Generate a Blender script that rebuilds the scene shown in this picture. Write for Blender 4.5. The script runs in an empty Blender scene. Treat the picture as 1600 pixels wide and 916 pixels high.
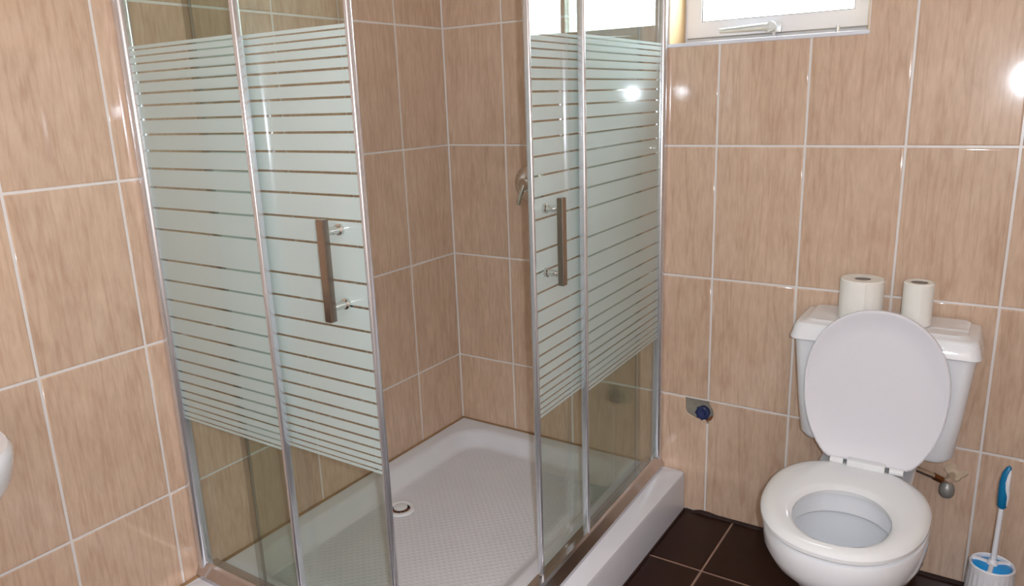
import bpy, bmesh, math, random
from mathutils import Vector, Matrix
random.seed(7)
PI = math.pi
scene = bpy.context.scene
C = scene.collection

# ------------------------------------------------------------------ camera
CAM = Vector((1.73429, -2.22301, 1.36935))
YAW, PITCH, ROLL, FPX = -0.58672, -0.25127, -0.03518, 1176.45
fw = Vector((math.sin(YAW) * math.cos(PITCH), math.cos(YAW) * math.cos(PITCH), math.sin(PITCH)))
r0 = Vector((math.cos(YAW), -math.sin(YAW), 0))
u0 = r0.cross(fw)
rt = r0 * math.cos(ROLL) + u0 * math.sin(ROLL)
up = -r0 * math.sin(ROLL) + u0 * math.cos(ROLL)
cd = bpy.data.cameras.new('camera')
cd.sensor_width = 36.0
cd.lens = FPX * 36.0 / 1600.0
cd.clip_start = 0.02
cam = bpy.data.objects.new('camera', cd)
cam.matrix_world = Matrix(((rt.x, up.x, -fw.x, CAM.x), (rt.y, up.y, -fw.y, CAM.y), (rt.z, up.z, -fw.z, CAM.z), (0, 0, 0, 1)))
C.objects.link(cam)
scene.camera = cam

# ------------------------------------------------------------------ world, flash, exposure
w = bpy.data.worlds.new('world'); scene.world = w; w.use_nodes = True
bg = w.node_tree.nodes['Background']
bg.inputs[0].default_value = (0.86, 0.95, 1.0, 1)
bg.inputs[1].default_value = 16.0

def point_light(name, loc, energy, radius, color=(1, 1, 1)):
    l = bpy.data.lights.new(name, 'POINT'); l.energy = energy; l.shadow_soft_size = radius; l.color = color
    o = bpy.data.objects.new(name, l); o.location = loc; C.objects.link(o)
    return o
# the camera's own flash, beside the lens (its glints show all over the photograph)
point_light('camera_flash', CAM + up * 0.015 + rt * 0.045, 60.0, 0.012, (0.86, 0.96, 1.08))

vs = scene.view_settings
vs.view_transform = 'Standard'; vs.look = 'None'; vs.gamma = 1.0; vs.use_curve_mapping = False
vs.exposure = 0.0
scene.cycles.sample_clamp_indirect = 60.0
scene.cycles.blur_glossy = 0.2

# ------------------------------------------------------------------ node helpers
def lin(r, g, b):
    f = lambda c: (c / 255 / 12.92) if c / 255 <= 0.04045 else ((c / 255 + 0.055) / 1.055) ** 2.4
    return (f(r), f(g), f(b), 1)

def new_mat(name):
    m = bpy.data.materials.new(name); m.use_nodes = True
    nt = m.node_tree
    for n in list(nt.nodes): nt.nodes.remove(n)
    out = nt.nodes.new('ShaderNodeOutputMaterial')
    return m, nt, out

def N(nt, t, **kw):
    n = nt.nodes.new(t)
    for k, v in kw.items():
        if k.startswith('i_'):
            k2 = k[2:]
            n.inputs[int(k2) if k2.isdigit() else k2.replace('_', ' ')].default_value = v
        else: setattr(n, k, v)
    return n

def pbr(name, col, rough=0.3, metal=0.0, coat=0.0, noise=0.03, nscale=12.0, bump=0.0, bscale=200.0, spec=0.5, trans=0.0):
    """Principled with a little procedural variation of colour and relief"""
    m, nt, out = new_mat(name)
    p = N(nt, 'ShaderNodeBsdfPrincipled')
    p.inputs['Roughness'].default_value = rough; p.inputs['Metallic'].default_value = metal
    p.inputs['Coat Weight'].default_value = coat; p.inputs['Coat Roughness'].default_value = 0.05
    p.inputs['Specular IOR Level'].default_value = spec
    p.inputs['Transmission Weight'].default_value = trans
    tc = N(nt, 'ShaderNodeTexCoord'); no = N(nt, 'ShaderNodeTexNoise'); no.inputs['Scale'].default_value = nscale
    no.inputs['Detail'].default_value = 4
    nt.links.new(tc.outputs['Object'], no.inputs['Vector'])
    mx = N(nt, 'ShaderNodeMix', data_type='RGBA')
    mx.inputs[6].default_value = tuple(c * (1 - noise) for c in col[:3]) + (1,)
    mx.inputs[7].default_value = tuple(min(1, c * (1 + noise)) for c in col[:3]) + (1,)
    nt.links.new(no.outputs['Fac'], mx.inputs[0]); nt.links.new(mx.outputs[2], p.inputs['Base Color'])
    if bump:
        n2 = N(nt, 'ShaderNodeTexNoise'); n2.inputs['Scale'].default_value = bscale
        nt.links.new(tc.outputs['Object'], n2.inputs['Vector'])
        b = N(nt, 'ShaderNodeBump'); b.inputs['Strength'].default_value = bump; b.inputs['Distance'].default_value = 0.001
        nt.links.new(n2.outputs['Fac'], b.inputs['Height']); nt.links.new(b.outputs[0], p.inputs['Normal'])
    nt.links.new(p.outputs[0], out.inputs[0])
    return m

def tile_mat(name, ca, cb, cvein, rough, streak=True):
    m, nt, out = new_mat(name)
    L = nt.links.new
    p = N(nt, 'ShaderNodeBsdfPrincipled')
    p.inputs['Roughness'].default_value = rough
    p.inputs['Specular IOR Level'].default_value = 0.5 if streak else 0.3
    tc = N(nt, 'ShaderNodeTexCoord'); oi = N(nt, 'ShaderNodeObjectInfo')
    mul = N(nt, 'ShaderNodeMath', operation='MULTIPLY', i_1=37.0); L(oi.outputs['Random'], mul.inputs[0])
    add = N(nt, 'ShaderNodeVectorMath', operation='ADD'); L(tc.outputs['Object'], add.inputs[0]); L(mul.outputs[0], add.inputs[1])
    def nz(sc, scale, det, dist=0.0):
        mp = N(nt, 'ShaderNodeMapping'); mp.inputs['Scale'].default_value = sc; L(add.outputs[0], mp.inputs['Vector'])
        n = N(nt, 'ShaderNodeTexNoise'); n.inputs['Scale'].default_value = scale; n.inputs['Detail'].default_value = det
        n.inputs['Distortion'].default_value = dist
        L(mp.outputs[0], n.inputs['Vector']); return n
    zs = 0.2 if streak else 1.0
    fine = nz((1, 1, zs), 110.0, 5)
    broad = nz((1, 1, 0.55 if streak else 1), 16.0, 6)
    vein = nz((1, 1, 0.075 if streak else 1), 30.0, 3, 0.25)
    dist = N(nt, 'ShaderNodeMath', operation='SUBTRACT', i_1=0.5); L(vein.outputs['Fac'], dist.inputs[0])
    ab = N(nt, 'ShaderNodeMath', operation='ABSOLUTE'); L(dist.outputs[0], ab.inputs[0])
    r1 = N(nt, 'ShaderNodeValToRGB'); r1.color_ramp.elements[0].position = 0.28; r1.color_ramp.elements[1].position = 0.72
    r1.color_ramp.elements[0].color = ca; r1.color_ramp.elements[1].color = cb
    sm = N(nt, 'ShaderNodeMath', operation='MULTIPLY_ADD', i_1=0.55); L(fine.outputs['Fac'], sm.inputs[0])
    s2 = N(nt, 'ShaderNodeMath', operation='MULTIPLY', i_1=0.45); L(broad.outputs['Fac'], s2.inputs[0]); L(s2.outputs[0], sm.inputs[2])
    L(sm.outputs[0], r1.inputs[0])
    r2 = N(nt, 'ShaderNodeValToRGB'); r2.color_ramp.elements[0].position = 0.0; r2.color_ramp.elements[1].position = 0.05
    r2.color_ramp.elements[0].color = (0.2, 0.2, 0.2, 1); r2.color_ramp.elements[1].color = (0, 0, 0, 1)
    L(ab.outputs[0], r2.inputs[0])
    mx = N(nt, 'ShaderNodeMix', data_type='RGBA'); L(r2.outputs[0], mx.inputs[0]); L(r1.outputs[0], mx.inputs[6]); mx.inputs[7].default_value = cvein
    hs = N(nt, 'ShaderNodeHueSaturation'); L(mx.outputs[2], hs.inputs['Color'])
    v = N(nt, 'ShaderNodeMath', operation='MULTIPLY_ADD', i_1=0.06, i_2=0.97); L(oi.outputs['Random'], v.inputs[0]); L(v.outputs[0], hs.inputs['Value'])
    L(hs.outputs[0], p.inputs['Base Color'])
    wav = N(nt, 'ShaderNodeTexNoise'); wav.inputs['Scale'].default_value = 14.0; L(add.outputs[0], wav.inputs['Vector'])
    b = N(nt, 'ShaderNodeBump'); b.inputs['Strength'].default_value = 0.03; b.inputs['Distance'].default_value = 0.002
    L(wav.outputs['Fac'], b.inputs['Height']); L(b.outputs[0], p.inputs['Normal'])
    L(p.outputs[0], out.inputs[0])
    return m

def schlick(nt, base=0.04):
    lw = N(nt, 'ShaderNodeLayerWeight'); lw.inputs['Blend'].default_value = 0.5
    pw = N(nt, 'ShaderNodeMath', operation='POWER', i_1=5.0); nt.links.new(lw.outputs['Facing'], pw.inputs[0])
    ma = N(nt, 'ShaderNodeMath', operation='MULTIPLY_ADD', i_1=1 - base, i_2=base); nt.links.new(pw.outputs[0], ma.inputs[0])
    return ma.outputs[0]

def glass_mat(name, tint, rough=0.025):
    m, nt, out = new_mat(name)
    t = N(nt, 'ShaderNodeBsdfTransparent'); t.inputs[0].default_value = tint
    g = N(nt, 'ShaderNodeBsdfGlossy'); g.inputs['Roughness'].default_value = rough
    mx = N(nt, 'ShaderNodeMixShader')
    nt.links.new(schlick(nt), mx.inputs[0]); nt.links.new(t.outputs[0], mx.inputs[1]); nt.links.new(g.outputs[0], mx.inputs[2])
    nt.links.new(mx.outputs[0], out.inputs[0])
    return m

def frost_mat(name, col, see=0.2):
    m, nt, out = new_mat(name)
    L = nt.links.new
    d = N(nt, 'ShaderNodeBsdfDiffuse'); d.inputs[0].default_value = col
    tl = N(nt, 'ShaderNodeBsdfTranslucent'); tl.inputs[0].default_value = col
    t = N(nt, 'ShaderNodeBsdfTransparent'); t.inputs[0].default_value = (0.9, 0.96, 0.93, 1)
    a = N(nt, 'ShaderNodeMixShader'); a.inputs[0].default_value = 0.28; L(d.outputs[0], a.inputs[1]); L(tl.outputs[0], a.inputs[2])
    b = N(nt, 'ShaderNodeMixShader')
    tc = N(nt, 'ShaderNodeTexCoord'); no = N(nt, 'ShaderNodeTexNoise'); no.inputs['Scale'].default_value = 5.0
    L(tc.outputs['Object'], no.inputs['Vector'])
    ma = N(nt, 'ShaderNodeMath', operation='MULTIPLY_ADD', i_1=0.06, i_2=see - 0.03); L(no.outputs['Fac'], ma.inputs[0])
    L(ma.outputs[0], b.inputs[0]); L(a.outputs[0], b.inputs[1]); L(t.outputs[0], b.inputs[2])
    g = N(nt, 'ShaderNodeBsdfGlossy'); g.inputs['Roughness'].default_value = 0.03
    c = N(nt, 'ShaderNodeMixShader'); L(schlick(nt), c.inputs[0]); L(b.outputs[0], c.inputs[1]); L(g.outputs[0], c.inputs[2])
    L(c.outputs[0], out.inputs[0])
    return m

M = {}
TC = (lin(190, 160, 137), lin(217, 190, 167), lin(150, 106, 76))
M['tile'] = tile_mat('beige_wall_tile', *TC, 0.075)
M['tile_soapy'] = tile_mat('beige_wall_tile_with_soap_film', *TC, 0.32)
M['floor_tile'] = tile_mat('dark_brown_floor_tile', lin(32, 9, 3), lin(48, 16, 7), lin(22, 6, 2), 0.3, False)
M['grout'] = pbr('pale_grout', lin(222, 217, 214), 0.3, noise=0.07, nscale=30, bump=0.2)
M['floor_grout'] = pbr('floor_grout', lin(158, 128, 112), 0.8, noise=0.2, nscale=40)
M['paint'] = pbr('white_paint', lin(226, 222, 214), 0.7, noise=0.02)
M['wall_paint'] = pbr('beige_wall_paint', lin(200, 184, 170), 0.5, noise=0.04)
M['ceramic'] = pbr('white_ceramic', lin(231, 232, 235), 0.06, coat=0.3, noise=0.01)
M['seat'] = pbr('seat_plastic', lin(229, 230, 231), 0.06, noise=0.01)
M['lid'] = pbr('lid_plastic', lin(221, 220, 226), 0.09, noise=0.01)
M['pvc'] = pbr('white_pvc', lin(220, 222, 230), 0.3, noise=0.02)
M['cream'] = pbr('cream_plaster', lin(226, 200, 158), 0.6, noise=0.08, nscale=8)
M['alu'] = pbr('satin_aluminium', lin(220, 223, 230), 0.21, metal=0.82, noise=0.04, nscale=25)
M['rail'] = pbr('polished_aluminium_rail', lin(198, 196, 198), 0.14, metal=1.0, noise=0.05, nscale=20)
M['chrome'] = pbr('chrome', lin(215, 213, 208), 0.10, metal=1.0, noise=0.02)
M['steel'] = pbr('brushed_steel', lin(158, 147, 137), 0.2, metal=1.0, noise=0.05)
M['zinc'] = pbr('cast_zinc', lin(208, 213, 216), 0.34, metal=0.5, noise=0.04)
M['seal'] = glass_mat('clear_plastic_seal', (0.86, 0.87, 0.86, 1), 0.2)
M['glass'] = glass_mat('clear_greenish_glass', (0.905, 0.94, 0.91, 1))
M['wglass'] = glass_mat('window_glass', (0.97, 0.98, 0.98, 1), 0.0)
M['frost'] = frost_mat('frosted_print', lin(212, 229, 228), 0.12)
M['paper'] = pbr('toilet_paper', lin(236, 233, 226), 0.9, noise=0.03, nscale=40, bump=0.4, bscale=160)
M['card'] = pbr('grey_cardboard', lin(140, 126, 116), 0.9, noise=0.1)
M['cement'] = pbr('grey_cement', lin(140, 135, 124), 0.9, noise=0.25, nscale=60, bump=0.8)
M['plug'] = pbr('blue_plastic_plug', lin(42, 52, 96), 0.45, noise=0.3, nscale=150)
M['rust'] = pbr('rusty_stain', lin(130, 74, 44), 0.8, noise=0.3, nscale=90)
M['black'] = pbr('dark_hole', lin(28, 22, 18), 0.8, noise=0.2)
M['sealant'] = pbr('dirty_sealant', lin(150, 118, 84), 0.6, noise=0.35, nscale=25)
M['mortar'] = pbr('dark_floor_mortar', lin(46, 26, 20), 0.8, noise=0.3, nscale=60, bump=0.5)
M['blue'] = pbr('blue_plastic', lin(0, 150, 225), 0.3, noise=0.04)
M['teal'] = pbr('teal_blue_grip', lin(0, 112, 160), 0.35, noise=0.05)
M['brushwhite'] = pbr('white_plastic', lin(226, 226, 230), 0.3, noise=0.02)
M['brass'] = pbr('brown_brass_nut', lin(150, 104, 70), 0.3, metal=0.9, noise=0.15, nscale=60)
M['grey'] = pbr('grey_tap_knob', lin(150, 150, 146), 0.4, metal=0.4, noise=0.08)
M['white_filler'] = pbr('white_filler', lin(200, 178, 154), 0.9, noise=0.14, nscale=60, bump=0.6)

def tray_mat():
    m, nt, out = new_mat('white_acrylic_tray'); L = nt.links.new
    p = N(nt, 'ShaderNodeBsdfPrincipled'); p.inputs['Roughness'].default_value = 0.16
    tc = N(nt, 'ShaderNodeTexCoord'); no = N(nt, 'ShaderNodeTexNoise'); no.inputs['Scale'].default_value = 7; no.inputs['Detail'].default_value = 4
    L(tc.outputs['Object'], no.inputs['Vector'])
    mx = N(nt, 'ShaderNodeMix', data_type='RGBA'); L(no.outputs['Fac'], mx.inputs[0])
    mx.inputs[6].default_value = lin(218, 219, 227); mx.inputs[7].default_value = lin(230, 231, 238)
    L(mx.outputs[2], p.inputs['Base Color'])
    L(p.outputs[0], out.inputs[0])
    return m
M['tray'] = tray_mat()

def dimple_mat():
    # the same acrylic with its moulded anti-slip dots
    m, nt, out = new_mat('white_acrylic_dotted'); L = nt.links.new
    p = N(nt, 'ShaderNodeBsdfPrincipled'); p.inputs['Roughness'].default_value = 0.24
    tc = N(nt, 'ShaderNodeTexCoord'); no = N(nt, 'ShaderNodeTexNoise'); no.inputs['Scale'].default_value = 7; no.inputs['Detail'].default_value = 4
    L(tc.outputs['Object'], no.inputs['Vector'])
    mx = N(nt, 'ShaderNodeMix', data_type='RGBA'); L(no.outputs['Fac'], mx.inputs[0])
    mx.inputs[6].default_value = lin(216, 217, 225); mx.inputs[7].default_value = lin(230, 231, 238)
    L(mx.outputs[2], p.inputs['Base Color'])
    vo = N(nt, 'ShaderNodeTexVoronoi'); vo.inputs['Scale'].default_value = 62; vo.inputs['Randomness'].default_value = 0.0
    mp = N(nt, 'ShaderNodeMapping'); mp.inputs['Scale'].default_value = (1, 1, 0); mp.inputs['Rotation'].default_value = (0, 0, 0.785)
    L(tc.outputs['Object'], mp.inputs[0]); L(mp.outputs[0], vo.inputs['Vector'])
    rp = N(nt, 'ShaderNodeMapRange'); rp.inputs[1].default_value = 0.15; rp.inputs[2].default_value = 0.42
    rp.inputs[3].default_value = 1; rp.inputs[4].default_value = 0; L(vo.outputs['Distance'], rp.inputs[0])
    b = N(nt, 'ShaderNodeBump'); b.inputs['Strength'].default_value = 0.5; b.inputs['Distance'].default_value = 0.0015
    L(rp.outputs[0], b.inputs['Height']); L(b.outputs[0], p.inputs['Normal'])
    L(p.outputs[0], out.inputs[0])
    return m
M['dots'] = dimple_mat()

# ------------------------------------------------------------------ mesh helpers
def smooth(me, angle=35):
    for p in me.polygons: p.use_smooth = True
    try: me.set_sharp_from_angle(angle=math.radians(angle))
    except Exception: pass

def obj(name, bm, mat, parent=None, sm=False, loc=None):
    me = bpy.data.meshes.new(name)
    bmesh.ops.recalc_face_normals(bm, faces=bm.faces)
    bm.to_mesh(me); bm.free()
    for m in (mat if isinstance(mat, (list, tuple)) else [mat]): me.materials.append(m)
    if sm: smooth(me)
    o = bpy.data.objects.new(name, me); C.objects.link(o)
    if loc: o.location = loc
    if parent: o.parent = parent
    return o

def inst(name, me, parent=None, loc=(0, 0, 0), rot=(0, 0, 0)):
    o = bpy.data.objects.new(name, me); C.objects.link(o); o.location = loc; o.rotation_euler = rot
    if parent: o.parent = parent
    return o

def thing(name, label, cat, loc=(0, 0, 0), group=None):
    o = bpy.data.objects.new(name, None); C.objects.link(o); o.location = loc; o.empty_display_size = 0.05
    o['label'] = label; o['category'] = cat
    if group: o['group'] = group
    return o

def box(bm, x0, x1, y0, y1, z0, z1, bev=0.0, seg=2):
    res = bmesh.ops.create_cube(bm, size=1.0)
    vs_ = res['verts']
    bmesh.ops.scale(bm, vec=(abs(x1 - x0), abs(y1 - y0), abs(z1 - z0)), verts=vs_)
    bmesh.ops.translate(bm, vec=((x0 + x1) / 2, (y0 + y1) / 2, (z0 + z1) / 2), verts=vs_)
    if bev:
        es = list({e for v in vs_ for e in v.link_edges})
        bmesh.ops.bevel(bm, geom=es, offset=bev, segments=seg, affect='EDGES', profile=0.5)
    return bm

def B(*a, **k): return box(bmesh.new(), *a, **k)

def loft(bm, rings, cap0=True, cap1=True, closed=True):
    vr = [[bm.verts.new(p) for p in r] for r in rings]
    n = len(rings[0])
    for a, b in zip(vr, vr[1:]):
        for i in range(n if closed else n - 1):
            j = (i + 1) % n
            bm.faces.new((a[i], a[j], b[j], b[i]))
    if cap0: bm.faces.new(list(reversed(vr[0])))
    if cap1: bm.faces.new(vr[-1])
    return vr

def lathe(bm, prof, segs=32, center=(0, 0, 0), axis='z', cap0=True, cap1=True):
    rings = []
    for r, h in prof:
        ring = []
        for i in range(segs):
            a = 2 * PI * i / segs
            c, s = r * math.cos(a), r * math.sin(a)
            p = {'z': (c, s, h), 'y': (c, h, s), 'x': (h, c, s)}[axis]
            ring.append((center[0] + p[0], center[1] + p[1], center[2] + p[2]))
        rings.append(ring)
    loft(bm, rings, cap0, cap1)
    return bm

def tube(bm, path, rad, segs=14):
    path = [Vector(p) for p in path]
    rads = rad if isinstance(rad, (list, tuple)) else [rad] * len(path)
    rings = []
    prevn = None
    for i, p in enumerate(path):
        t = (path[min(i + 1, len(path) - 1)] - path[max(i - 1, 0)]).normalized()
        if prevn is None:
            prevn = t.orthogonal().normalized()
        n = (prevn - t * prevn.dot(t)).normalized(); prevn = n
        b = t.cross(n)
        rings.append([p + (n * math.cos(2 * PI * k / segs) + b * math.sin(2 * PI * k / segs)) * rads[i] for k in range(segs)])
    loft(bm, rings)
    return bm

def egg(cx, cy, a, bf, bb, z, n=2.2, k=56):
    """plan outline: half width a, reach bf to the front (-y), bb to the back"""
    out = []
    for i in range(k):
        t = 2 * PI * i / k
        c, s = math.cos(t), math.sin(t)
        x = a * math.copysign(abs(c) ** (2 / n), c)
        y = (bf if s < 0 else bb) * math.copysign(abs(s) ** (2 / n), s)
        out.append((cx + x, cy + y, z))
    return out

def rrect(x0, x1, y0, y1, r, z, k=6):
    pts = []
    for cx, cy, a0 in ((x1 - r, y1 - r, 0), (x0 + r, y1 - r, PI / 2), (x0 + r, y0 + r, PI), (x1 - r, y0 + r, 1.5 * PI)):
        for i in range(k + 1):
            a = a0 + PI / 2 * i / k
            pts.append((cx + r * math.cos(a), cy + r * math.sin(a), z))
    return pts

def structure(o):
    o['kind'] = 'structure'; return o

# ------------------------------------------------------------------ room shell
XR, YF, ZC = 2.15, -2.80, 2.43
TW, TH, Z0, GR = 0.25, 0.40416, 0.004, 0.0042
WX0, WX1, WZ0, WZ1 = 0.847, 1.389, 1.5085, Z0 + 5 * TH      # window opening
DEP = 0.0014                                                # tiles stand this proud of the grout

def tile_mesh(w_, h_, name='tile', mat='tile', notch=None):
    """tile in local X (width) / Z (height), glazed face at y=0 looking to -y; notch: outline points override"""
    bm = bmesh.new()
    g = GR / 2
    pts = notch or [(g, g), (w_ - g, g), (w_ - g, h_ - g), (g, h_ - g)]
    f = [bm.verts.new((x, 0.0022, z)) for x, z in pts]
    b = [bm.verts.new((x, 0.0045, z)) for x, z in pts]
    n = len(pts)
    front = bm.faces.new(f)
    for i in range(n): bm.faces.new((f[i], b[i], b[(i + 1) % n], f[(i + 1) % n]))
    bm.normal_update()
    for th, dp in ((0.0016, 0.0014), (0.002, 0.00055), (0.002, 0.00025)):     # cushioned edge of the glaze
        bmesh.ops.inset_region(bm, faces=[front], thickness=th, depth=dp, use_even_offset=True)
        bm.normal_update()
    me = bpy.data.meshes.new(name)
    bmesh.ops.recalc_face_normals(bm, faces=bm.faces)
    bm.to_mesh(me); bm.free(); me.materials.append(M[mat])
    big = max(p.area for p in me.polygons)
    for p in me.polygons: p.use_smooth = p.area < 0.5 * big       # glaze flat, arris rounded
    return me
FULL = tile_mesh(TW, TH)
SOAPY = tile_mesh(TW, TH, mat='tile_soapy')

# back wall: slab round the window opening
bm = bmesh.new()
box(bm, -0.2, WX0, DEP, 0.22, -0.05, ZC)
box(bm, WX1, XR + 0.2, DEP, 0.22, -0.05, ZC)
HX0, HX1, HZ0 = 0.9235, 1.0225, 0.334                       # broken-out corner round the pipe stub
box(bm, WX0, HX0 - 0.004, DEP, 0.22, -0.05, WZ0); box(bm, HX1 + 0.004, WX1, DEP, 0.22, -0.05, WZ0)
box(bm, HX0 - 0.004, HX1 + 0.004, DEP, 0.22, -0.05, HZ0 - 0.006); box(bm, HX0 - 0.004, HX1 + 0.004, DEP, 0.22, Z0 + TH - 0.002, WZ0)
box(bm, WX0, WX1, DEP, 0.22, WZ1, ZC)
wall_back = structure(obj('wall_back', bm, M['grout']))
g = GR / 2
for r in range(6):
    for c in range(9):
        x0, z0 = c * TW, Z0 + r * TH
        w_ = min(TW, XR - x0); h_ = min(TH, ZC - z0)
        me = SOAPY if c < 3 else FULL
        if w_ < TW - 1e-4 or h_ < TH - 1e-4: me = tile_mesh(w_, h_, mat='tile_soapy' if c < 3 else 'tile')
        a, b = WX0 - x0, WX1 - x0
        hz = WZ0 - z0
        if r == 3 and c == 3: me = tile_mesh(0, 0, notch=[(g, g), (TW - g, g), (TW - g, hz - 0.002), (a - 0.002, hz - 0.002), (a - 0.002, TH - g), (g, TH - g)])
        elif r == 3 and c == 4: me = tile_mesh(TW, hz)
        elif r == 3 and c == 5: me = tile_mesh(0, 0, notch=[(g, g), (TW - g, g), (TW - g, TH - g), (b + 0.002, TH - g), (b + 0.002, hz - 0.002), (g, hz - 0.002)])
        elif r == 4 and c == 3: me = tile_mesh(a, TH)
        elif r == 4 and c == 4: continue
        elif r == 4 and c == 5: me = tile_mesh(TW - b, TH); x0 = WX1
        elif r == 0 and c == 3:
            hx = HX0 - x0
            me = tile_mesh(0, 0, notch=[(g, g), (TW - g, g), (TW - g, 0.336), (TW - 0.03, 0.334), (TW - 0.05, 0.340), (hx + 0.008, 0.348), (hx + 0.002, 0.362), (hx, TH - g), (g, TH - g)])
        elif r == 0 and c == 4:
            me = tile_mesh(0, 0, notch=[(g, g), (TW - g, g), (TW - g, TH - g), (0.003, TH - g), (0.004, 0.390), (0.015, 0.374), (0.0185, 0.358), (0.011, 0.347), (g, 0.342)])
        inst('tile', me, wall_back, (x0, 0, z0))

# left wall (runs from the corner towards the camera)
wall_left = structure(obj('wall_left', B(-0.2, -DEP, YF - 0.2, 0.2, -0.05, ZC), M['grout']))
for r in range(6):
    for c in range(12):
        y0, z0 = -c * TW, Z0 + r * TH
        w_ = min(TW, y0 - YF); h_ = min(TH, ZC - z0)
        if w_ < 0.02: continue
        sp = c < 4
        me = (SOAPY if sp else FULL) if (w_ > TW - 1e-4 and h_ > TH - 1e-4) else tile_mesh(w_, h_, mat='tile_soapy' if sp else 'tile')
        # local X -> world +y, face -y -> world +x
        inst('tile', me, wall_left, (0, y0 - w_, z0), (0, 0, PI / 2))

# right wall and the wall behind the photographer
wall_right = structure(obj('wall_right', B(XR + DEP, XR + 0.2, YF - 0.2, 0.2, -0.05, ZC), M['grout']))
for r in range(6):
    for c in range(12):
        y0, z0 = -c * TW, Z0 + r * TH
        w_ = min(TW, y0 - YF); h_ = min(TH, ZC - z0)
        if w_ < 0.02: continue
        me = FULL if (w_ > TW - 1e-4 and h_ > TH - 1e-4) else tile_mesh(w_, h_)
        inst('tile', me, wall_right, (XR, y0, z0), (0, 0, -PI / 2))
structure(obj('wall_front', B(-0.2, XR + 0.2, YF - 0.2, YF, -0.05, ZC), M['wall_paint']))
structure(obj('ceiling', B(-0.2, XR + 0.2, YF - 0.2, 0.22, ZC, ZC + 0.1), M['paint']))

# floor: slab with single dark tiles
floor = structure(obj('floor', B(-0.2, XR + 0.2, YF - 0.2, 0.2, -0.1, -DEP), M['floor_grout']))
FT = 0.33
fcache = {}
def floor_tile(x0, x1, y0, y1):          # y0 nearer the back wall, y1 nearer the camera
    k = (round(x1 - x0, 4), round(y0 - y1, 4))
    if k not in fcache: fcache[k] = tile_mesh(k[0], k[1], 'floor_tile', 'floor_tile')
    inst('floor_tile', fcache[k], floor, (x0, y1, 0), (-PI / 2, 0, 0))
xs = [1.097 - FT * 4 + FT * i for i in range(9)]
xs = [0.0] + [x for x in xs if 0.02 < x < XR - 0.02] + [XR]
ys = [0.0, -0.305]
while ys[-1] - FT > YF: ys.append(ys[-1] - FT)
ys.append(YF)
for i in range(len(xs) - 1):
    for j in range(len(ys) - 1):
        if xs[i + 1] < 0.9 and ys[j + 1] > -1.2: continue            # under the shower tray
        floor_tile(xs[i], xs[i + 1], ys[j], ys[j + 1])
# rough dark mortar left along the foot of the back wall
bm = bmesh.new()
rings = []
rr = random.Random(3)
k = 46
h_prev = 0.008
for i in range(k + 1):
    x = 0.935 + (XR - 0.935) * i / k
    h_prev = max(0.002, min(0.009, h_prev + rr.uniform(-0.004, 0.004)))
    if 2 <= i <= 3: h_prev = 0.013
    d = 0.006 + rr.random() * 0.006
    rings.append([(x, 0.0, 0.0), (x, -d, 0.0), (x, -d * 0.6, h_prev * 0.7), (x, 0.0, h_prev)])
loft(bm, rings)
o = structure(obj('mortar_back', bm, M['mortar']))
o.name = 'mortar_back'

# ------------------------------------------------------------------ window
win = bpy.data.objects.new('window_1', None); C.objects.link(win); win.location = ((WX0 + WX1) / 2, 0.12, WZ0); structure(win)
WO = win.location
def wpart(name, bm, mat, parent=win, sm=False):
    bmesh.ops.translate(bm, vec=-WO, verts=bm.verts)
    return obj(name, bm, mat, parent, sm)
FY = 0.115                                               # inner face of the frame
def ring_frame(x0, x1, z0, z1, wd, y0, y1, bev=0.002):
    """four mitred members"""
    bm = bmesh.new()
    o_ = [(x0, z0), (x1, z0), (x1, z1), (x0, z1)]
    i_ = [(x0 + wd, z0 + wd), (x1 - wd, z0 + wd), (x1 - wd, z1 - wd), (x0 + wd, z1 - wd)]
    for a in range(4):
        b = (a + 1) % 4
        q = [o_[a], o_[b], i_[b], i_[a]]
        f = [bm.verts.new((x, y0, z)) for x, z in q]; bk = [bm.verts.new((x, y1, z)) for x, z in q]
        bm.faces.new(f); bm.faces.new(list(reversed(bk)))
        for n in range(4): bm.faces.new((f[n], bk[n], bk[(n + 1) % 4], f[(n + 1) % 4]))
    return bm
wpart('window_frame', ring_frame(WX0 + 0.001, WX1 - 0.001, WZ0 + 0.001, WZ1 - 0.001, 0.022, FY + 0.012, FY + 0.06), M['pvc'])
wpart('sash', ring_frame(WX0 + 0.012, WX1 - 0.012, WZ0 + 0.024, WZ1 - 0.012, 0.044, FY, FY + 0.045), M['pvc'])
wpart('lower_seal', B(WX0 + 0.012, WX1 - 0.012, FY + 0.003, FY + 0.03, WZ0 + 0.0205, WZ0 + 0.025), M['grey'])
wpart('gasket', ring_frame(WX0 + 0.055, WX1 - 0.055, WZ0 + 0.067, WZ1 - 0.055, 0.004, FY + 0.004, FY + 0.03), M['grey'])
wpart('pane', B(WX0 + 0.054, WX1 - 0.054, FY + 0.018, FY + 0.024, WZ0 + 0.066, WZ1 - 0.054), M['wglass'])
bm = bmesh.new()
box(bm, WX0, WX0 + 0.002, 0.0, FY + 0.012, WZ0, WZ1); box(bm, WX1 - 0.002, WX1, 0.0, FY + 0.012, WZ0, WZ1)
box(bm, WX0, WX1, 0.0, FY + 0.012, WZ1 - 0.002, WZ1)
wpart('reveal', bm, M['cream'])
wpart('sill', B(WX0, WX1, 0.0, FY + 0.012, WZ0 - 0.0, WZ0 + 0.004), M['white_filler'])
wpart('sill_trim', B(WX0 - 0.004, WX1 + 0.004, -0.003, 0.004, WZ0 - 0.006, WZ0 + 0.0045, 0.0015), M['pvc'])
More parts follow.
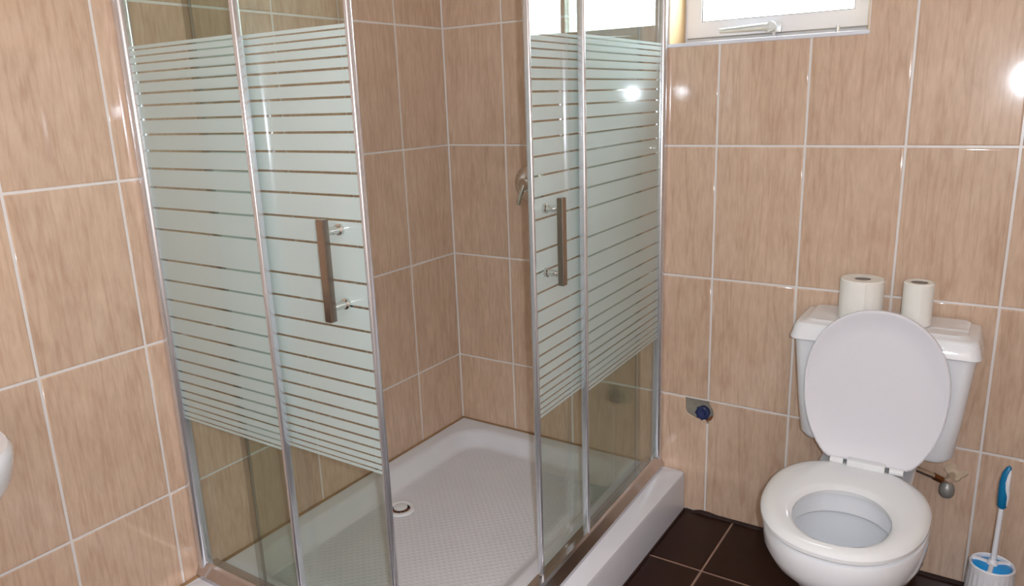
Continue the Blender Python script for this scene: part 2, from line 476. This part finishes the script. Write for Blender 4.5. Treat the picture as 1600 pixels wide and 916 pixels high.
# lever handle on the lower sash member
hb = bmesh.new()
box(hb, 1.098, 1.142, FY - 0.008, FY, 1.530, 1.558, 0.004)
wh = wpart('window_handle', hb, M['zinc'], sm=True)
hl = bmesh.new()
tube(hl, [(1.120, FY - 0.004, 1.545), (1.120, FY - 0.030, 1.545)], 0.010, 16)
lathe(hl, [(0.0135, -0.012), (0.0145, 0), (0.0135, 0.010)], 20, (1.120, FY - 0.030, 1.546), 'y')
tube(hl, [(1.118, FY - 0.034, 1.546), (1.09, FY - 0.036, 1.5465), (1.03, FY - 0.036, 1.545), (0.972, FY - 0.034, 1.544)], [0.0115, 0.0105, 0.0088, 0.0072], 14)
bmesh.ops.translate(hl, vec=-WO, verts=hl.verts)
obj('lever', hl, M['zinc'], wh, True)
st = bmesh.new()
tube(st, [(1.296, FY - 0.018, 1.512), (1.296, FY - 0.018, 1.536)], 0.005, 12)
wpart('latch_pin', st, M['zinc'], sm=True)
wpart('catch', B(1.118, 1.126, FY - 0.012, FY, 1.511, 1.532, 0.001), M['pvc'])

# ------------------------------------------------------------------ shower tray
TX, TY, TZ = 0.930, -1.285, 0.140
tray = thing('shower_tray', 'white rectangular acrylic shower tray with raised rim in the tiled corner', 'shower tray', (0.46, -0.64, 0))
TO = tray.location
def tpart(name, bm, mat, parent=tray, sm=False):
    bmesh.ops.translate(bm, vec=-TO, verts=bm.verts)
    return obj(name, bm, mat, parent, sm)
bm = bmesh.new()
def tr(i, z, r): return rrect(0.002 + i[0], TX - i[1], TY + i[2], -0.002 - i[3], r, z, 8)
def ring_at(l, rgt, f, bk, z, r): return rrect(l, rgt, f, bk, r, z, 8)
rings = [ring_at(0.003, TX, TY, -0.003, 0.001, 0.006), ring_at(0.003, TX, TY, -0.003, TZ - 0.012, 0.006),
         ring_at(0.003, TX - 0.003, TY + 0.003, -0.003, TZ - 0.003, 0.006), ring_at(0.003, TX - 0.010, TY + 0.010, -0.003, TZ, 0.006),
         ring_at(0.046, 0.765, TY + 0.165, -0.046, TZ, 0.125), ring_at(0.056, 0.755, TY + 0.175, -0.056, TZ - 0.003, 0.120),
         ring_at(0.066, 0.745, TY + 0.185, -0.064, TZ - 0.012, 0.115), ring_at(0.098, 0.713, TY + 0.217, -0.092, TZ - 0.043, 0.095),
         ring_at(0.108, 0.703, TY + 0.227, -0.102, TZ - 0.049, 0.090), ring_at(0.120, 0.691, TY + 0.239, -0.114, TZ - 0.051, 0.085)]
vr = loft(bm, rings, True, False)
f = bm.faces.new(vr[-1]); f.material_index = 1
tpart('basin', bm, [M['tray'], M['dots']], sm=True)
dr = bmesh.new()
DC = (0.190, -0.600, TZ - 0.051)
lathe(dr, [(0.048, 0), (0.047, 0.004), (0.043, 0.0065), (0.036, 0.0065), (0.032, 0.004), (0.031, 0.0006)], 36, DC)
d = tpart('drain', dr, M['ceramic'], sm=True)
dh = bmesh.new()
lathe(dh, [(0.0305, 0.0004), (0.0305, 0.0012)], 28, DC)
tpart('drain_hole', dh, M['black'], d)
cr = bmesh.new()
lathe(cr, [(0.023, 0.0012), (0.023, 0.004), (0.018, 0.006), (0.004, 0.0065)], 28, (DC[0] - 0.006, DC[1] + 0.006, DC[2]))
tpart('drain_cap', cr, M['ceramic'], d, True)
hr = bmesh.new()
for k_ in range(5):
    a = -1.9 + 0.55 * k_
    lathe(hr, [(0.005, 0.0012), (0.004, 0.004), (0.001, 0.005)], 7, (DC[0] + 0.026 * math.cos(a), DC[1] + 0.026 * math.sin(a), DC[2]))
tpart('drain_dirt', hr, M['rust'], d)
# dirty sealant bead where the rim meets the tiles
bm = bmesh.new()
tube(bm, [(0.002, -1.283, TZ), (0.002, -0.002, TZ), (0.80, -0.002, TZ)], 0.0055, 8)
tpart('sealant', bm, M['sealant'], sm=True)
# adhesive bead between the front of the tray and the floor
bm = bmesh.new(); tube(bm, [(TX + 0.001, -0.002, 0.002), (TX + 0.001, TY, 0.002), (0.003, TY, 0.002)], 0.004, 8)
tpart('floor_bead', bm, M['mortar'], sm=True)

# ------------------------------------------------------------------ shower enclosure
GX, GY = 0.846, -1.190           # planes of the fixed panes
DX, DY = 0.819, -1.163           # planes of the sliding doors
ZB, ZT = 0.165, 1.900
enc = thing('shower_enclosure', 'corner shower enclosure of striped frosted glass with two sliding doors pushed open', 'shower enclosure', (0.80, -1.15, 0.14))
EO = enc.location
SKEW = math.tan(math.radians(1.75))
def epart(name, bm, mat, parent=enc, sm=False, right=False):
    if right:                                  # the toilet side stands slightly out of square with the back wall
        for v in bm.verts: v.co.x += (-0.50 - v.co.y) * SKEW
    bmesh.ops.translate(bm, vec=-EO, verts=bm.verts)
    return obj(name, bm, mat, parent, sm)
CZ = 1.060
offs = [.0375, .0885, .138, .182, .2225, .260, .294, .325, .352, .377, .398, .417, .433, .447]
HALF = 0.4555
def bands():
    """z intervals (z0, z1, frosted)"""
    lines = sorted([CZ + o for o in offs] + [CZ - o for o in offs])
    out = []; z = CZ - HALF
    for l in lines:
        d = abs(l - CZ); hw = 0.0024 if d < 0.36 else 0.0024 - 0.0009 * (d - 0.36) / 0.09
        out.append((z, l - hw, True)); out.append((l - hw, l + hw, False)); z = l + hw
    out.append((z, CZ + HALF, True))
    return [(ZB, CZ - HALF, False)] + out + [(CZ + HALF, ZT, False)]
def pane(axis, p, a, b, th=0.006, out=+1):
    """pane in plane axis=p spanning a..b; printed bands on the outer face"""
    bm = bmesh.new()
    def P(t, q, z): return (t, q, z) if axis == 'y' else (q, t, z)
    fo, bi = p + out * th / 2, p - out * th / 2
    bs = bands()
    cols = []
    for z in [bs[0][0]] + [x[1] for x in bs]:
        cols.append([bm.verts.new(P(a, fo, z)), bm.verts.new(P(b, fo, z)), bm.verts.new(P(b, bi, z)), bm.verts.new(P(a, bi, z))])
    for k, (z0, z1, fr) in enumerate(bs):
        c0, c1 = cols[k], cols[k + 1]
        for i in range(4):
            j = (i + 1) % 4
            f = bm.faces.new((c0[i], c0[j], c1[j], c1[i]))
            f.material_index = 1 if (fr and i == 0) else 0
    bm.faces.new(list(reversed(cols[0]))); bm.faces.new(cols[-1])
    return bm
GL = [M['glass'], M['frost']]
# wall profiles (U channels)
epart('wall_profile', B(0.0005, 0.030, GY - 0.016, GY + 0.016, TZ + 0.001, ZT + 0.03, 0.011, 6), M['alu'], sm=True)
epart('wall_profile', B(GX - 0.016, GX + 0.016, -0.030, -0.0005, TZ + 0.001, ZT + 0.03, 0.011, 6), M['alu'], sm=True, right=True)
# bottom rails: stepped aluminium section, mitred at the open corner
def rail(axis, z0, z1, o0, o1, i0, a, b):
    bm = bmesh.new()
    return bm
def rail_section(bm, pts, axis, a, b, pa, pb):
    """extrude section pts (offset outward, z) along the run from a to b; pa, pb shift per offset for mitres"""
    def P(t, q, z): return (t, GY - q, z) if axis == 'x' else (GX + q, t, z)
    r0_ = [P(a + pa * q, q, z) for q, z in pts]; r1_ = [P(b + pb * q, q, z) for q, z in pts]
    loft(bm, [r0_, r1_])
    return bm
sec = [(-0.042, TZ + 0.001), (0.024, TZ + 0.001), (0.024, TZ + 0.012), (0.010, TZ + 0.040), (0.004, TZ + 0.046), (-0.010, TZ + 0.046), (-0.010, TZ + 0.024), (-0.042, TZ + 0.022)]
bm = bmesh.new(); rail_section(bm, sec, 'x', 0.001, GX, 0, 1); epart('bottom_rail', bm, M['rail'])
bm = bmesh.new(); rail_section(bm, sec, 'y', -0.001, GY, 0, -1); epart('bottom_rail', bm, M['rail'], right=True)
tsec = [(-0.042, ZT - 0.01), (0.016, ZT - 0.01), (0.016, ZT + 0.035), (-0.042, ZT + 0.035)]
bm = bmesh.new(); rail_section(bm, tsec, 'x', 0.001, GX, 0, 1); epart('top_rail', bm, M['alu'])
bm = bmesh.new(); rail_section(bm, tsec, 'y', -0.001, GY, 0, -1); epart('top_rail', bm, M['alu'], right=True)
# fixed panes with their edge strips
FXL, FYR = 0.402, -0.545
f1 = epart('fixed_pane', pane('y', GY, 0.012, FXL, out=-1), GL); f1['label'] = 'fixed striped pane beside the left wall'
f2 = epart('fixed_pane', pane('x', GX, FYR, -0.012, out=+1), GL, right=True); f2['label'] = 'fixed striped pane beside the back wall'
epart('edge_strip', B(FXL - 0.003, FXL + 0.010, GY - 0.007, GY + 0.012, ZB, ZT, 0.0042, 4), M['alu'], f1, True)
epart('edge_strip', B(GX - 0.012, GX + 0.007, FYR - 0.010, FYR + 0.003, ZB, ZT, 0.0042, 4), M['alu'], f2, True, right=True)
# sliding doors
DXR, DYR = 0.690, -0.763          # leading edges
d1 = epart('sliding_door', pane('y', DY, 0.226, DXR, out=-1), GL); d1['label'] = 'sliding door on the side facing the room'
d2 = epart('sliding_door', pane('x', DX, DYR, -0.135, out=+1), GL, right=True); d2['label'] = 'sliding door on the toilet side'
epart('edge_strip', B(DXR - 0.004, DXR + 0.006, DY - 0.007, DY + 0.009, ZB, ZT, 0.0042, 4), M['alu'], d1, True)
epart('edge_strip', B(DX - 0.009, DX + 0.007, DYR - 0.006, DYR + 0.004, ZB, ZT, 0.0042, 4), M['alu'], d2, True, right=True)
epart('seal_strip', B(0.222, 0.240, DY - 0.014, DY - 0.0035, ZB, ZT), M['seal'], d1)
epart('seal_strip', B(DX + 0.0035, DX + 0.014, -0.150, -0.132, ZB, ZT), M['seal'], d2, right=True)
# handles: square bar on two round posts
HZ, HX, HYY = 1.043, 0.625, -0.712
HZL = 1.053
bm = B(HX - 0.0095, HX + 0.0095, DY - 0.058, DY - 0.042, HZL - 0.104, HZL + 0.104, 0.0015)
epart('handle_bar', bm, M['steel'], d1)
bm = B(DX + 0.042, DX + 0.058, HYY - 0.0095, HYY + 0.0095, HZ - 0.104, HZ + 0.104, 0.0015)
epart('handle_bar', bm, M['steel'], d2, right=True)
for s in (-1, 1):
    z = HZ + s * 0.077
    bm = bmesh.new(); lathe(bm, [(0.0115, -0.0032), (0.0115, -0.010), (0.0082, -0.012), (0.0082, -0.044)], 20, (HX, DY, z + HZL - HZ), 'y'); lathe(bm, [(0.011, 0.0032), (0.010, 0.010)], 20, (HX, DY, z + HZL - HZ), 'y')
    epart('handle_post', bm, M['chrome'], d1, True)
    bm = bmesh.new(); lathe(bm, [(0.0115, 0.0032), (0.0115, 0.010), (0.0082, 0.012), (0.0082, 0.044)], 20, (DX, HYY, z), 'x'); lathe(bm, [(0.011, -0.0032), (0.010, -0.010)], 20, (DX, HYY, z), 'x')
    epart('handle_post', bm, M['chrome'], d2, True, right=True)

# ------------------------------------------------------------------ shower mixer on the back wall
mix = thing('shower_mixer', 'round chrome shower mixer on the back wall, half hidden by glass', 'shower mixer', (0.350, 0, 1.085))
bm = bmesh.new(); lathe(bm, [(0.064, -0.0005), (0.064, -0.004), (0.058, -0.012), (0.040, -0.018), (0.026, -0.020)], 40, (0, 0, 0), 'y'); obj('escutcheon', bm, M['chrome'], mix, True)
bm = bmesh.new(); lathe(bm, [(0.024, -0.019), (0.024, -0.048), (0.020, -0.052)], 28, (0, 0, 0), 'y'); obj('cartridge', bm, M['chrome'], mix, True)
bm = bmesh.new(); tube(bm, [(0, -0.044, 0), (-0.010, -0.052, -0.030), (-0.018, -0.056, -0.066)], [0.010, 0.009, 0.007], 14); obj('lever', bm, M['chrome'], mix, True)

# ------------------------------------------------------------------ toilet
TCX = 1.497
toi = thing('toilet', 'white close-coupled toilet with raised lid against the back wall', 'toilet', (TCX, -0.36, 0))
OT = toi.location
def wc(name, bm, mat, parent=toi, sm=True):
    bmesh.ops.translate(bm, vec=-OT, verts=bm.verts)
    return obj(name, bm, mat, parent, sm)
# bowl and pedestal: outside up to the rim, over it, down inside
bm = bmesh.new()
SCX, SCY = 1.490, -0.455
def ov(cy, a, bf, bb, z, n=2.2): return egg(TCX - 0.003, cy, a, bf, bb, z, n, 64)
rings = [ov(-0.33, 0.112, 0.190, 0.20, 0.0, 2.6), ov(-0.33, 0.112, 0.190, 0.20, 0.012, 2.6), ov(-0.335, 0.103, 0.180, 0.195, 0.03, 2.5),
         ov(-0.34, 0.098, 0.175, 0.19, 0.12, 2.4), ov(-0.36, 0.108, 0.190, 0.20, 0.20, 2.3), ov(-0.41, 0.142, 0.222, 0.20, 0.265, 2.2),
         ov(-0.44, 0.167, 0.243, 0.19, 0.310, 2.2), ov(-0.452, 0.177, 0.249, 0.19, 0.340, 2.2), ov(-0.455, 0.179, 0.250, 0.19, 0.380, 2.2),
         ov(-0.455, 0.176, 0.247, 0.188, 0.392, 2.2), ov(-0.455, 0.165, 0.238, 0.182, 0.398, 2.2),
         ov(-0.515, 0.124, 0.150, 0.140, 0.398, 2.1), ov(-0.515, 0.117, 0.143, 0.133, 0.392, 2.1), ov(-0.515, 0.114, 0.140, 0.130, 0.348, 2.1),
         ov(-0.515, 0.118, 0.144, 0.134, 0.342, 2.1), ov(-0.515, 0.128, 0.154, 0.142, 0.344, 2.1), ov(-0.515, 0.130, 0.156, 0.144, 0.335, 2.1), ov(-0.505, 0.112, 0.136, 0.128, 0.27, 2.1),
         ov(-0.48, 0.080, 0.100, 0.100, 0.205, 2.1), ov(-0.46, 0.058, 0.072, 0.072, 0.165, 2.1), ov(-0.46, 0.045, 0.055, 0.055, 0.150, 2.1)]
loft(bm, rings)
wc('bowl', bm, M['ceramic'])
# rear platform that carries the cistern
bm = bmesh.new()
loft(bm, [rrect(TCX - 0.09, TCX + 0.09, -0.33, -0.035, 0.03, 0.20), rrect(TCX - 0.105, TCX + 0.105, -0.33, -0.03, 0.03, 0.33), rrect(TCX - 0.115, TCX + 0.115, -0.33, -0.03, 0.03, 0.385), rrect(TCX - 0.110, TCX + 0.110, -0.325, -0.035, 0.03, 0.392)])
wc('platform', bm, M['ceramic'])
bm = bmesh.new()
loft(bm, [rrect(TCX - 0.085, TCX + 0.085, -0.185, -0.045, 0.03, 0.391), rrect(TCX - 0.085, TCX + 0.085, -0.185, -0.045, 0.03, 0.434)])
wc('gasket', bm, M['grey'])
# seat ring
def seat_pts(k, d): return None
bm = bmesh.new()
so = lambda ins, z: egg(SCX, SCY, 0.181 - ins, 0.252 - ins, 0.205 - ins, z, 2.25, 72)
hi = lambda ins, z: egg(1.495, -0.530, 0.105 + ins, 0.130 + ins, 0.130 + ins, z, 2.0, 72)
ZS = 0.400
seq = [so(0.006, ZS), so(0.0, ZS + 0.006), so(0.0, ZS + 0.014), so(0.005, ZS + 0.021), so(0.016, ZS + 0.0255), so(0.03, ZS + 0.027), hi(0.018, ZS + 0.0255), hi(0.008, ZS + 0.022), hi(0.0, ZS + 0.014), hi(0.002, ZS + 0.002)]
loft(bm, seq + [seq[0]], False, False)
bmesh.ops.remove_doubles(bm, verts=bm.verts, dist=1e-5)
wc('seat', bm, M['seat'])
# lid, raised and leaning on the cistern: underside looks into the room
LB = Vector((1.506, -0.262, 0.432)); LT = Vector((1.506, -0.231, 0.833))
LV = (LT - LB); LL = LV.length; LV.normalize(); LN = Vector((1, 0, 0)).cross(LV)     # LN: towards -y/up side?
if LN.y > 0: LN = -LN
def lid_outline(ins):
    pts = []
    a, cyl = 0.168, 0.205
    top = LL - cyl
    k = 60
    t0 = -math.acos(0.085 / a) if False else None
    for i in range(k + 1):
        t = -0.32 * PI + (1.64 * PI) * i / k
        c, s = math.cos(t), math.sin(t)
        x = a * math.copysign(abs(c) ** (2 / 2.12), c)
        y = cyl + (top if s > 0 else cyl * 1.20) * math.copysign(abs(s) ** (2 / 2.12), s)
        pts.append((x, max(0.0, y)))
    out = []
    for x, y in pts:
        f = 1 - ins / a
        out.append((x * f, cyl + (y - cyl) * f))
    return out
def lid_ring(ins, d): return [LB + Vector((x, 0, 0)) + LV * y + LN * d for x, y in lid_outline(ins)]
bm = bmesh.new()
loft(bm, [lid_ring(0.006, -0.012), lid_ring(0.001, -0.009), lid_ring(0.0, -0.002), lid_ring(0.001, 0.005), lid_ring(0.004, 0.0075), lid_ring(0.009, 0.0070), lid_ring(0.013, 0.0040), lid_ring(0.05, 0.0028), lid_ring(0.11, 0.0024)])
wc('lid', bm, M['lid'])
# hinge block between lid and seat
bm = bmesh.new()
box(bm, 1.462, 1.552, -0.288, -0.262, ZS + 0.024, ZS + 0.044, 0.004)
wc('hinge', bm, M['seat'])
for s in (-1, 1):
    bm = bmesh.new(); x = 1.507 + s * 0.070
    tube(bm, [(x - 0.016, -0.272, ZS + 0.030), (x + 0.016, -0.272, ZS + 0.030)], 0.009, 14)
    wc('hinge_pin', bm, M['seat'])
for xx, yy in ((1.430, -0.60), (1.560, -0.60)):
    pass
# cistern
CX0 = 1.506
bm = bmesh.new()
def cr_(hw, yf, yb, z, r): return rrect(CX0 - hw, CX0 + hw, yf, yb, r, z, 6)
loft(bm, [cr_(0.150, -0.165, -0.03, 0.432, 0.03), cr_(0.176, -0.184, -0.020, 0.437, 0.035), cr_(0.186, -0.192, -0.016, 0.452, 0.035), cr_(0.197, -0.198, -0.014, 0.56, 0.032), cr_(0.212, -0.203, -0.012, 0.728, 0.028)])
cis = wc('cistern', bm, M['ceramic'])
bm = bmesh.new()
loft(bm, [cr_(0.212, -0.203, -0.010, 0.723, 0.024), cr_(0.221, -0.214, -0.006, 0.724, 0.026), cr_(0.222, -0.216, -0.006, 0.727, 0.026), cr_(0.221, -0.215, -0.006, 0.733, 0.026), cr_(0.213, -0.206, -0.007, 0.762, 0.026), cr_(0.210, -0.203, -0.008, 0.7665, 0.026), cr_(0.205, -0.198, -0.010, 0.769, 0.026), cr_(0.192, -0.184, -0.016, 0.7705, 0.024), cr_(0.186, -0.178, -0.020, 0.7755, 0.022), cr_(0.180, -0.172, -0.026, 0.7757, 0.020)])
wc('cistern_lid', bm, M['ceramic'])
bm = bmesh.new(); lathe(bm, [(0.004, 0), (0.0035, -0.0015)], 10, (CX0 - 0.202, -0.12, 0.615), 'x'); wc('rust_spot', bm, M['rust'], cis)

# ------------------------------------------------------------------ toilet rolls on the cistern
def roll(x, y, rad, h, label):
    t = thing('toilet_roll', label, 'toilet roll', (x, y, 0.7763), 'toilet rolls on the cistern')
    bm = bmesh.new()
    core = 0.0205
    rr = random.Random(int(x * 1000))
    prof = [(core, 0.001), (rad - 0.003, 0.0), (rad, 0.003), (rad, h * 0.5), (rad, h - 0.003), (rad - 0.003, h), (core, h - 0.0008)]
    lathe(bm, prof + [prof[0]], 44, cap0=False, cap1=False)
    bmesh.ops.remove_doubles(bm, verts=bm.verts, dist=1e-5)
    obj('paper', bm, M['paper'], t, True)
    bm = bmesh.new()
    p2 = [(core - 0.0005, 0.0), (core - 0.0005, h - 0.002), (core - 0.0025, h - 0.002), (core - 0.0025, 0.0)]
    lathe(bm, p2 + [p2[0]], 32, cap0=False, cap1=False)
    bmesh.ops.remove_doubles(bm, verts=bm.verts, dist=1e-5)
    obj('core', bm, M['card'], t, True)
    # loose end of the sheet lying on the roll
    bm = bmesh.new()
    rings = []
    for i in range(13):
        a = -PI * 0.62 + 0.65 * i / 12
        q = rad + 0.0006 + 0.006 * (i / 12) ** 2
        rings.append([(q * math.cos(a), q * math.sin(a), 0.002), (q * math.cos(a), q * math.sin(a), h - 0.002), ((q + 0.0007) * math.cos(a), (q + 0.0007) * math.sin(a), h - 0.002), ((q + 0.0007) * math.cos(a), (q + 0.0007) * math.sin(a), 0.002)])
    loft(bm, rings); obj('loose_sheet', bm, M['paper'], t, True)
    return t
roll(1.441, -0.118, 0.0535, 0.108, 'fat full white toilet roll standing on the left of the cistern lid')
roll(1.573, -0.118, 0.0355, 0.112, 'slim half-used white toilet roll standing on the right of the cistern lid')

# ------------------------------------------------------------------ angle valve under the cistern
val = thing('angle_valve', 'small corroded water valve on the wall under the cistern', 'valve', (1.684, -0.002, 0.318))
bm = bmesh.new(); tube(bm, [(-0.092, -0.082, 0.116), (-0.092, -0.082, 0.062), (-0.088, -0.081, 0.050), (-0.076, -0.078, 0.043), (-0.030, -0.068, 0.026)], 0.0078, 14); obj('pipe', bm, M['chrome'], val, True)
bm = bmesh.new(); tube(bm, [(-0.034, -0.069, 0.028), (-0.012, -0.060, 0.016)], 0.010, 6); obj('nut', bm, M['brass'], val)
bm = bmesh.new(); tube(bm, [(-0.014, -0.061, 0.017), (0.000, -0.055, 0.008), (0.006, -0.03, 0.010), (0.008, 0.001, 0.012)], 0.009, 14); obj('body', bm, M['chrome'], val, True)
bm = bmesh.new(); lathe(bm, [(0.010, 0.012), (0.017, 0.003), (0.0195, -0.008), (0.0185, -0.022), (0.013, -0.030)], 20, (0.000, -0.056, 0.000)); obj('knob', bm, M['grey'], val, True)
bm = bmesh.new()
pts = [(0.026 + 0.006 * math.sin(3 * a + 1) + 0.004 * math.sin(5 * a), a) for a in [2 * PI * i / 28 for i in range(28)]]
loft(bm, [[(0.012 + r * math.cos(a), 0.0018, 0.014 + r * math.sin(a)) for r, a in pts], [(0.012 + 0.8 * r * math.cos(a), -0.003, 0.014 + 0.8 * r * math.sin(a)) for r, a in pts]])
obj('filler_patch', bm, M['white_filler'], val, True)

# ------------------------------------------------------------------ capped pipe stub in the broken tile
st = thing('pipe_stub', 'blue plastic plugged pipe stub in a cement hole between tiles', 'pipe stub', (0.968, 0.0, 0.37))
bm = bmesh.new()
box(bm, -0.0483, 0.0583, 0.011, 0.030, -0.0418, 0.0362)
bmesh.ops.subdivide_edges(bm, edges=bm.edges[:], cuts=8, use_grid_fill=True)
for v in bm.verts:
    if v.co.y < 0.02:
        q = max(abs(v.co.x - 0.005) / 0.053, abs(v.co.z) / 0.041)
        v.co.y += random.uniform(-0.002, 0.002) - 0.005 * max(0, q - 0.6) / 0.4
obj('cement', bm, M['cement'], st, True)
bm = bmesh.new()
lathe(bm, [(0.0215, 0.018), (0.0215, -0.006), (0.018, -0.008), (0.017, -0.004), (0.009, -0.003), (0.008, -0.009)], 20, (0.016, 0, -0.006), 'y')
obj('plug', bm, M['plug'], st)
bm = bmesh.new()
for a in range(8):
    t = 2 * PI * a / 8
    box(bm, 0.016 + 0.0205 * math.cos(t) - 0.003, 0.016 + 0.0205 * math.cos(t) + 0.003, -0.0095, 0.001, -0.006 + 0.0205 * math.sin(t) - 0.003, -0.006 + 0.0205 * math.sin(t) + 0.003, 0.0008)
obj('plug_rim', bm, M['plug'], st)
bm = bmesh.new()
tube(bm, [(0.030, -0.003, -0.030), (0.042, -0.003, -0.022), (0.048, -0.002, -0.012)], [0.003, 0.0045, 0.003], 8)
obj('rust_fleck', bm, M['rust'], st, True)

# ------------------------------------------------------------------ brush holder and toilet brush
BX, BY = 1.803, -0.205
hol = thing('brush_holder', 'white ribbed plastic toilet brush holder on the floor by the toilet', 'brush holder', (BX, BY, 0))
bm = bmesh.new()
def holder_ring(r, z, ribs=True, k=96):
    out = []
    for i in range(k):
        a = 2 * PI * i / k
        q = r * (1 + (0.035 if (ribs and i % 4 < 2) else 0))
        out.append((q * math.cos(a), q * math.sin(a), z))
    return out
loft(bm, [holder_ring(0.056, 0.0, False), holder_ring(0.056, 0.006), holder_ring(0.049, 0.185), holder_ring(0.050, 0.190, False), holder_ring(0.050, 0.205, False), holder_ring(0.047, 0.208, False), holder_ring(0.044, 0.205, False), holder_ring(0.043, 0.19, False), holder_ring(0.045, 0.02, False)])
obj('cup', bm, M['brushwhite'], hol, True)
br = thing('toilet_brush', 'toilet brush with teal grip and white shaft standing in its holder', 'toilet brush', (BX, BY, 0.022))
def bpart(name, bm, mat, sm=True, parent=br):
    bmesh.ops.translate(bm, vec=(0, 0, -0.022), verts=bm.verts)
    return obj(name, bm, mat, parent, sm)
bm = bmesh.new(); lathe(bm, [(0.015, 0.024), (0.032, 0.03), (0.034, 0.09), (0.022, 0.12)], 24); bpart('bristles', bm, M['brushwhite'])
bm = bmesh.new(); lathe(bm, [(0.042, 0.196), (0.042, 0.199), (0.034, 0.203), (0.012, 0.206)], 36); bpart('splash_disc', bm, M['blue'])
bm = bmesh.new(); lathe(bm, [(0.0125, 0.199), (0.0115, 0.212), (0.0075, 0.219)], 20)
for t in (0.7, 2.7, 4.6):
    tube(bm, [(0.008 * math.cos(t), 0.008 * math.sin(t), 0.206), (0.026 * math.cos(t), 0.026 * math.sin(t), 0.2045), (0.043 * math.cos(t), 0.043 * math.sin(t), 0.200)], [0.006, 0.0055, 0.007], 8)
bpart('collar', bm, M['brushwhite'])
TL = Vector((0.006, 0.0, 1)).normalized()
bm = bmesh.new(); tube(bm, [(0, 0, 0.10), (0.001, 0, 0.215), (0.002, 0, 0.30), (0.003, 0, 0.375)], [0.0065, 0.0065, 0.006, 0.006], 14); bpart('shaft', bm, M['brushwhite'])
bm = bmesh.new(); tube(bm, [(0.003, 0, 0.362), (0.003, 0, 0.368), (0.003, 0, 0.40), (0.002, 0, 0.43), (0.004, 0, 0.455), (0.007, 0, 0.470), (0.008, 0, 0.476)], [0.006, 0.0105, 0.012, 0.0115, 0.0095, 0.006, 0.002], 18); gp = bpart('grip', bm, M['teal'])
bm = bmesh.new(); tube(bm, [(0.011, -0.0045, 0.372), (0.0115, -0.005, 0.395), (0.0095, -0.007, 0.415), (0.008, -0.0085, 0.435), (0.0095, -0.006, 0.455), (0.010, -0.002, 0.469)], [0.0022, 0.004, 0.0055, 0.0055, 0.0045, 0.0022], 10); bpart('grip_inlay', bm, M['brushwhite'], True, gp)

# ------------------------------------------------------------------ washbasin on the left wall (only its end shows)
wb = thing('washbasin', 'white ceramic washbasin on the left wall, only its rounded end in view', 'washbasin', (0.0, -1.947, 0.0))
bm = bmesh.new()
def bas(hx, hy, z, cx=0.225, n=2.6): return [(cx + (x if True else 0), y, z) for x, y, _ in egg(0, 0, hx, hy, hy, 0, n, 48)]
loft(bm, [bas(0.08, 0.09, 0.655), bas(0.14, 0.16, 0.67), bas(0.19, 0.225, 0.72), bas(0.215, 0.254, 0.765), bas(0.222, 0.262, 0.80), bas(0.222, 0.262, 0.818), bas(0.217, 0.257, 0.826), bas(0.17, 0.20, 0.824, 0.24), bas(0.15, 0.18, 0.79, 0.24), bas(0.11, 0.13, 0.735, 0.24), bas(0.04, 0.05, 0.715, 0.24)])
obj('bowl', bm, M['ceramic'], wb, True)
bm = bmesh.new(); loft(bm, [bas(0.10, 0.10, 0.0, 0.16), bas(0.085, 0.085, 0.05, 0.16), bas(0.07, 0.075, 0.45, 0.16), bas(0.085, 0.095, 0.665, 0.17)]); obj('pedestal', bm, M['ceramic'], wb, True)
bm = bmesh.new(); tube(bm, [(0.055, 0, 0.82), (0.055, 0, 0.90), (0.085, 0, 0.925), (0.15, 0, 0.915)], [0.018, 0.015, 0.013, 0.011], 16); obj('tap', bm, M['chrome'], wb, True)
